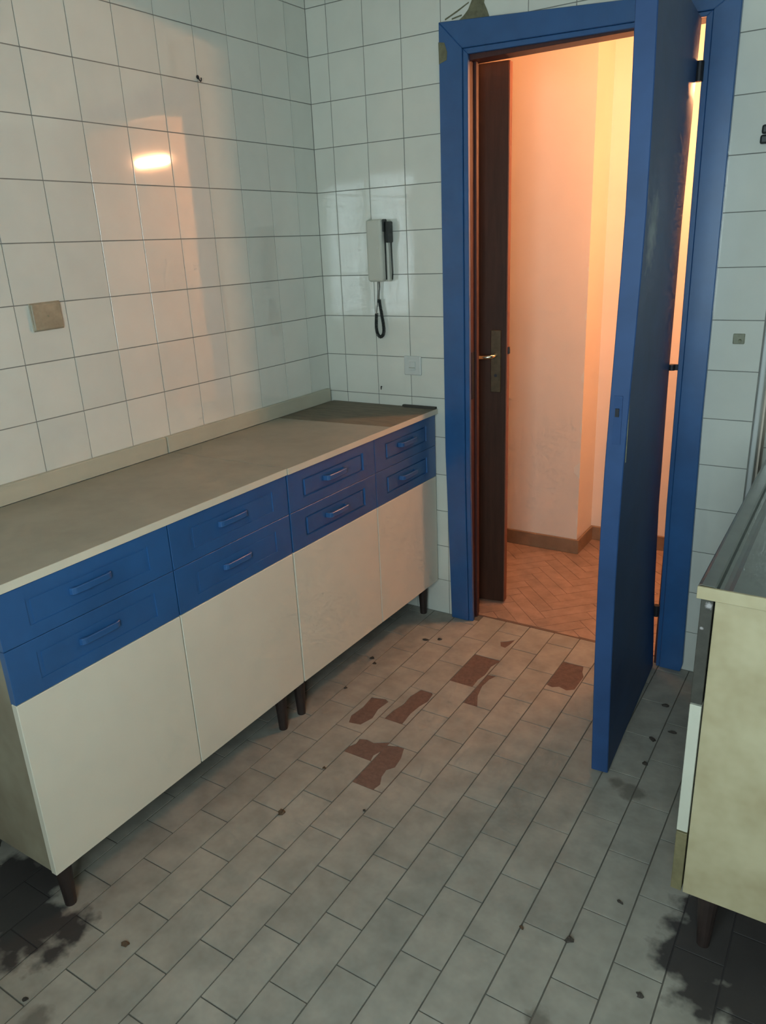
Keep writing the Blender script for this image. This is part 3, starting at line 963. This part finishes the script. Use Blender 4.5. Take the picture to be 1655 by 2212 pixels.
# ------------------------------------------------------------------ intercom handset and fittings on the tiles
ic = tag(empty('intercom_phone', (0.287, 0.0, 1.33)), 'ivory wall intercom handset with coiled black cord on the end wall', 'intercom')


def ib(name, x0, x1, y0, y1, z0, z1, material, parent=ic, bev=0.004, seg=2):
    return box(name, x0 - 0.287, x1 - 0.287, y0, y1, z0 - 1.33, z1 - 1.33, material, parent, bev, seg)


ib('base', 0.252, 0.324, -0.026, -0.0005, 1.327, 1.541, M_PHONE)
hs = ib('handset', 0.250, 0.316, -0.060, -0.030, 1.328, 1.543, M_PHONE, ic, 0.010, 3)
ib('handset_gap', 0.256, 0.315, -0.0305, -0.0255, 1.334, 1.536, M_BLACK, ic, 0.0005, 1)
ib('ear_cap', 0.3155, 0.3225, -0.050, -0.026, 1.500, 1.542, M_BLACK, hs, 0.002, 1)
ib('cradle_clip', 0.3235, 0.3330, -0.044, -0.003, 1.462, 1.534, M_BLACK, ic, 0.003, 1)
tube('side_line', [(0.328 - 0.287, -0.012, 0.135), (0.328 - 0.287, -0.011, 0.08), (0.329 - 0.287, -0.010, 0.03), (0.327 - 0.287, -0.010, 0.003)], 0.0022, M_BLACK, ic, 8)  # thin dark line down the right side of the base
tube('indicator', [(0.300 - 0.287, -0.0595, 0.115), (0.300 - 0.287, -0.0612, 0.115)], 0.0022, M_SWITCH, hs, 10)
# coiled cord: helix along a hanging loop (local coordinates below the base)
loop = []
CTRL = [(0.252, 1.210), (0.2505, 1.19), (0.249, 1.17), (0.2495, 1.150), (0.254, 1.133), (0.262, 1.1245), (0.270, 1.125), (0.278, 1.132), (0.2820, 1.146), (0.2815, 1.165), (0.278, 1.19), (0.273, 1.22), (0.268, 1.25), (0.266, 1.262)]


def catmull(c, n):
    out = []
    for i in range(len(c) - 1):
        p = [c[max(i - 1, 0)], c[i], c[i + 1], c[min(i + 2, len(c) - 1)]]
        for k in range(n):
            t = k / n
            out.append(tuple(0.5 * ((2 * p[1][j]) + (-p[0][j] + p[2][j]) * t + (2 * p[0][j] - 5 * p[1][j] + 4 * p[2][j] - p[3][j]) * t * t
                                    + (-p[0][j] + 3 * p[1][j] - 3 * p[2][j] + p[3][j]) * t ** 3) for j in range(2)))
    out.append(c[-1])
    return out


base = catmull(CTRL, 44)
acc, hel = 0.0, []
for i, (x, z) in enumerate(base):
    q = base[min(i + 1, len(base) - 1)]
    p0 = base[max(i - 1, 0)]
    tx, tz = q[0] - p0[0], q[1] - p0[1]
    ln = math.hypot(tx, tz) or 1
    nx, nz = -tz / ln, tx / ln
    if i:
        acc += math.hypot(x - base[i - 1][0], z - base[i - 1][1])
    ph = acc / 0.0048 * 2 * math.pi
    r = 0.0048
    hel.append((x + nx * r * math.cos(ph) - 0.287, -0.013 + r * math.sin(ph), z + nz * r * math.cos(ph) - 1.33))
cord = tube('coiled_cord', hel, 0.0019, M_BLACK, ic, 6)
tube('cord_tail', [(0.252 - 0.287, -0.012, -0.118), (0.258 - 0.287, -0.012, -0.075), (0.262 - 0.287, -0.012, -0.045), (0.264 - 0.287, -0.013, 0.0)], 0.0013, M_BLACK, cord, 8)
tube('cord_tail', [(0.266 - 0.287, -0.013, -0.068), (0.2685 - 0.287, -0.013, -0.04), (0.271 - 0.287, -0.013, -0.02), (0.270 - 0.287, -0.013, 0.0)], 0.0018, M_BLACK, cord, 8)
tube('cord_tie', [(0.2575 - 0.287, -0.012, -0.079), (0.263 - 0.287, -0.014, -0.074), (0.268 - 0.287, -0.012, -0.072)], 0.0011, M_BLACK, cord, 6)

sw = tag(empty('light_switch', (0.400, 0.0, 1.019)), 'white square switch plate low on the end wall, left of the blue frame', 'switch')
box('plate', -0.037, 0.037, -0.009, 0.0, -0.036, 0.036, M_SWITCH, sw, 0.004, 2)
box('rocker', -0.014, 0.014, -0.0115, -0.008, -0.016, 0.016, M_SWITCH, sw, 0.001)
box('rocker_slot', -0.013, 0.013, -0.0119, -0.0112, -0.008, -0.006, M_OLIVE, sw)

so = tag(empty('socket_cover', (0.0, -1.235, 1.317)), 'yellowed blank socket cover on the left tiled wall', 'socket')
o = box('cover_plate', 0.0, 0.010, -0.044, 0.044, -0.034, 0.034, M_SOCK, so)
bevel(o, 0.0045, 3)
so.rotation_euler = (math.radians(1.2), 0, 0)
box('cover_rim', 0.0004, 0.004, -0.046, 0.046, -0.036, 0.036, M_SOCK, so, 0.0015)
tube('screw', [(0.0095, 0.0, 0.0), (0.0108, 0.0, 0.0)], 0.003, M_OLIVE, so, 10)

hk = tag(empty('wall_hook', (0.0, -0.571, 1.957)), 'small dark metal hook high on the left tiled wall', 'hook')
hk.scale = (0.7, 0.7, 0.7)
tube('hook_stem', [(-0.001, 0, 0.012), (0.004, 0, 0.010), (0.010, 0, -0.004), (0.017, 0, -0.010), (0.021, 0, -0.004), (0.021, 0, 0.004)], 0.0028, M_HINGE, hk, 8)
tube('hook_rosette', [(-0.001, 0, 0.009), (0.003, 0, 0.009)], 0.008, M_HINGE, hk, 12)

sc2 = tag(empty('wall_plug', (0.2535, 0.0, 0.925)), 'tiny dark screw left in the tiles above the bare worktop end', 'screw')
tube('screw_shank', [(-0.004, 0.001, -0.006), (0.0, -0.006, 0.001), (0.005, -0.011, 0.007)], [0.002, 0.002, 0.0032], M_HINGE, sc2, 8)

pl = tag(empty('cable_outlet', (1.524, 0.0, 1.147)), 'small olive square outlet on the tiles right of the blue frame', 'outlet')
box('outlet_plate', -0.016, 0.016, -0.007, 0.0, -0.015, 0.015, M_OLIVE, pl, 0.002, 2)
tube('outlet_stub', [(0.004, -0.006, -0.004), (0.004, -0.014, -0.006)], 0.004, M_OLIVE, pl, 10)

br = tag(empty('towel_bracket', (1.533, 0.0, 1.695)), 'small black bracket on the tiles at the right edge', 'bracket')
box('bracket_lobe', -0.009, 0.012, -0.014, 0.0, 0.001, 0.024, M_BLACK, br, 0.005, 2)
box('bracket_lobe', -0.011, 0.010, -0.014, 0.0, -0.024, -0.001, M_BLACK, br, 0.005, 2)


# ------------------------------------------------------------------ litter on the floor
def scrap(name, x, y, lx, ly, rz, label, material=M_DEB, cat='debris', seed=0, h=0.006):
    rg = random.Random(seed)
    n = 9
    V = []
    for ring, (s, z) in enumerate(((1.0, 0.0006), (0.92, h * 0.45), (0.45, h))):
        for k in range(n):
            a = 2 * math.pi * k / n
            rr = s * rg.uniform(0.4, 0.9)
            V.append((lx / 2 * rr * math.cos(a), ly / 2 * rr * math.sin(a), z * rg.uniform(0.7, 1.25) if ring else 0.0004))
    F = [tuple(range(n - 1, -1, -1)), tuple(2 * n + k for k in range(n))]
    for r in range(2):
        for k in range(n):
            F.append((r * n + k, r * n + (k + 1) % n, (r + 1) * n + (k + 1) % n, (r + 1) * n + k))
    o = mesh(name, V, F, material, None, loc=(x, y, 0.0))
    o.rotation_euler = (0, 0, rz)
    tag(o, label, cat, 'litter on the kitchen floor')
    return o


scrap('floor_scrap', 0.559, -0.238, 0.040, 0.016, 0.3, 'flat dark crumb near the far cabinet leg, left of its pair', seed=1)
scrap('floor_scrap', 0.604, -0.209, 0.024, 0.020, 0.8, 'round dark crumb near the far cabinet leg, right of its pair', seed=2)
scrap('dry_leaf', 0.448, -0.452, 0.030, 0.022, 1.2, 'dark scrap on the floor under the far cabinet front', seed=3)
scrap('dry_leaf', 0.476, -0.480, 0.022, 0.012, 0.2, 'small dark bit beside the scrap under the far cabinet', seed=33)
scrap('floor_scrap', 0.476, -0.666, 0.022, 0.010, 1.0, 'small dark crumb below the joint of the two cabinets', seed=4)
scrap('floor_scrap', 0.667, -1.051, 0.016, 0.011, 0.5, 'tiny brown crumb at a tile joint beside the ragged tile hole', M_DEB2, seed=5)
scrap('dry_leaf', 0.676, -1.262, 0.030, 0.020, 0.9, 'curled brown scrap on the floor in front of the near cabinet', M_DEB2, seed=6, h=0.012)
scrap('floor_scrap', 0.870, -1.142, 0.014, 0.010, 0.2, 'tiny dark speck on a joint in the middle of the floor', seed=7)
scrap('dry_leaf', 1.487, -1.259, 0.034, 0.014, 0.5, 'dark curled leaf on the floor left of the sink cabinet leg', seed=8, h=0.012)
scrap('floor_scrap', 1.554, -1.102, 0.024, 0.009, -0.3, 'thin dark sliver on the floor beside the sink cabinet', seed=9)
scrap('floor_scrap', 1.384, -1.279, 0.018, 0.010, -0.5, 'small grey-brown flake on a joint left of the curled leaf', M_DEB2, seed=10)
scrap('dry_leaf', 1.461, -0.254, 0.034, 0.026, 0.4, 'dark scrap on the shaded floor nearest the blue door hinge', seed=11)
scrap('dry_leaf', 1.512, -0.389, 0.040, 0.015, 0.2, 'thin dark scrap on the shaded floor nearest the sink cabinet', seed=12)
scrap('dry_leaf', 1.468, -0.453, 0.036, 0.024, -0.7, 'crumpled dark leaf midway along the open blue door', seed=13)
scrap('dry_leaf', 1.477, -0.578, 0.030, 0.020, -0.9, 'dark scrap on the floor near the free edge of the blue door', seed=14)
scrap('floor_scrap', 1.652, -1.310, 0.020, 0.018, 0.0, 'round dark speck on the floor below the stained sink leg', seed=15)
scrap('dry_leaf', 0.636, -1.761, 0.030, 0.022, 0.6, 'small brown tuft on the floor beside the near cabinet leg', M_DEB2, seed=16, h=0.008)
scrap('floor_scrap', 0.559, -1.959, 0.018, 0.014, 0.6, 'tiny dark crumb at the bottom left of the floor', seed=17)
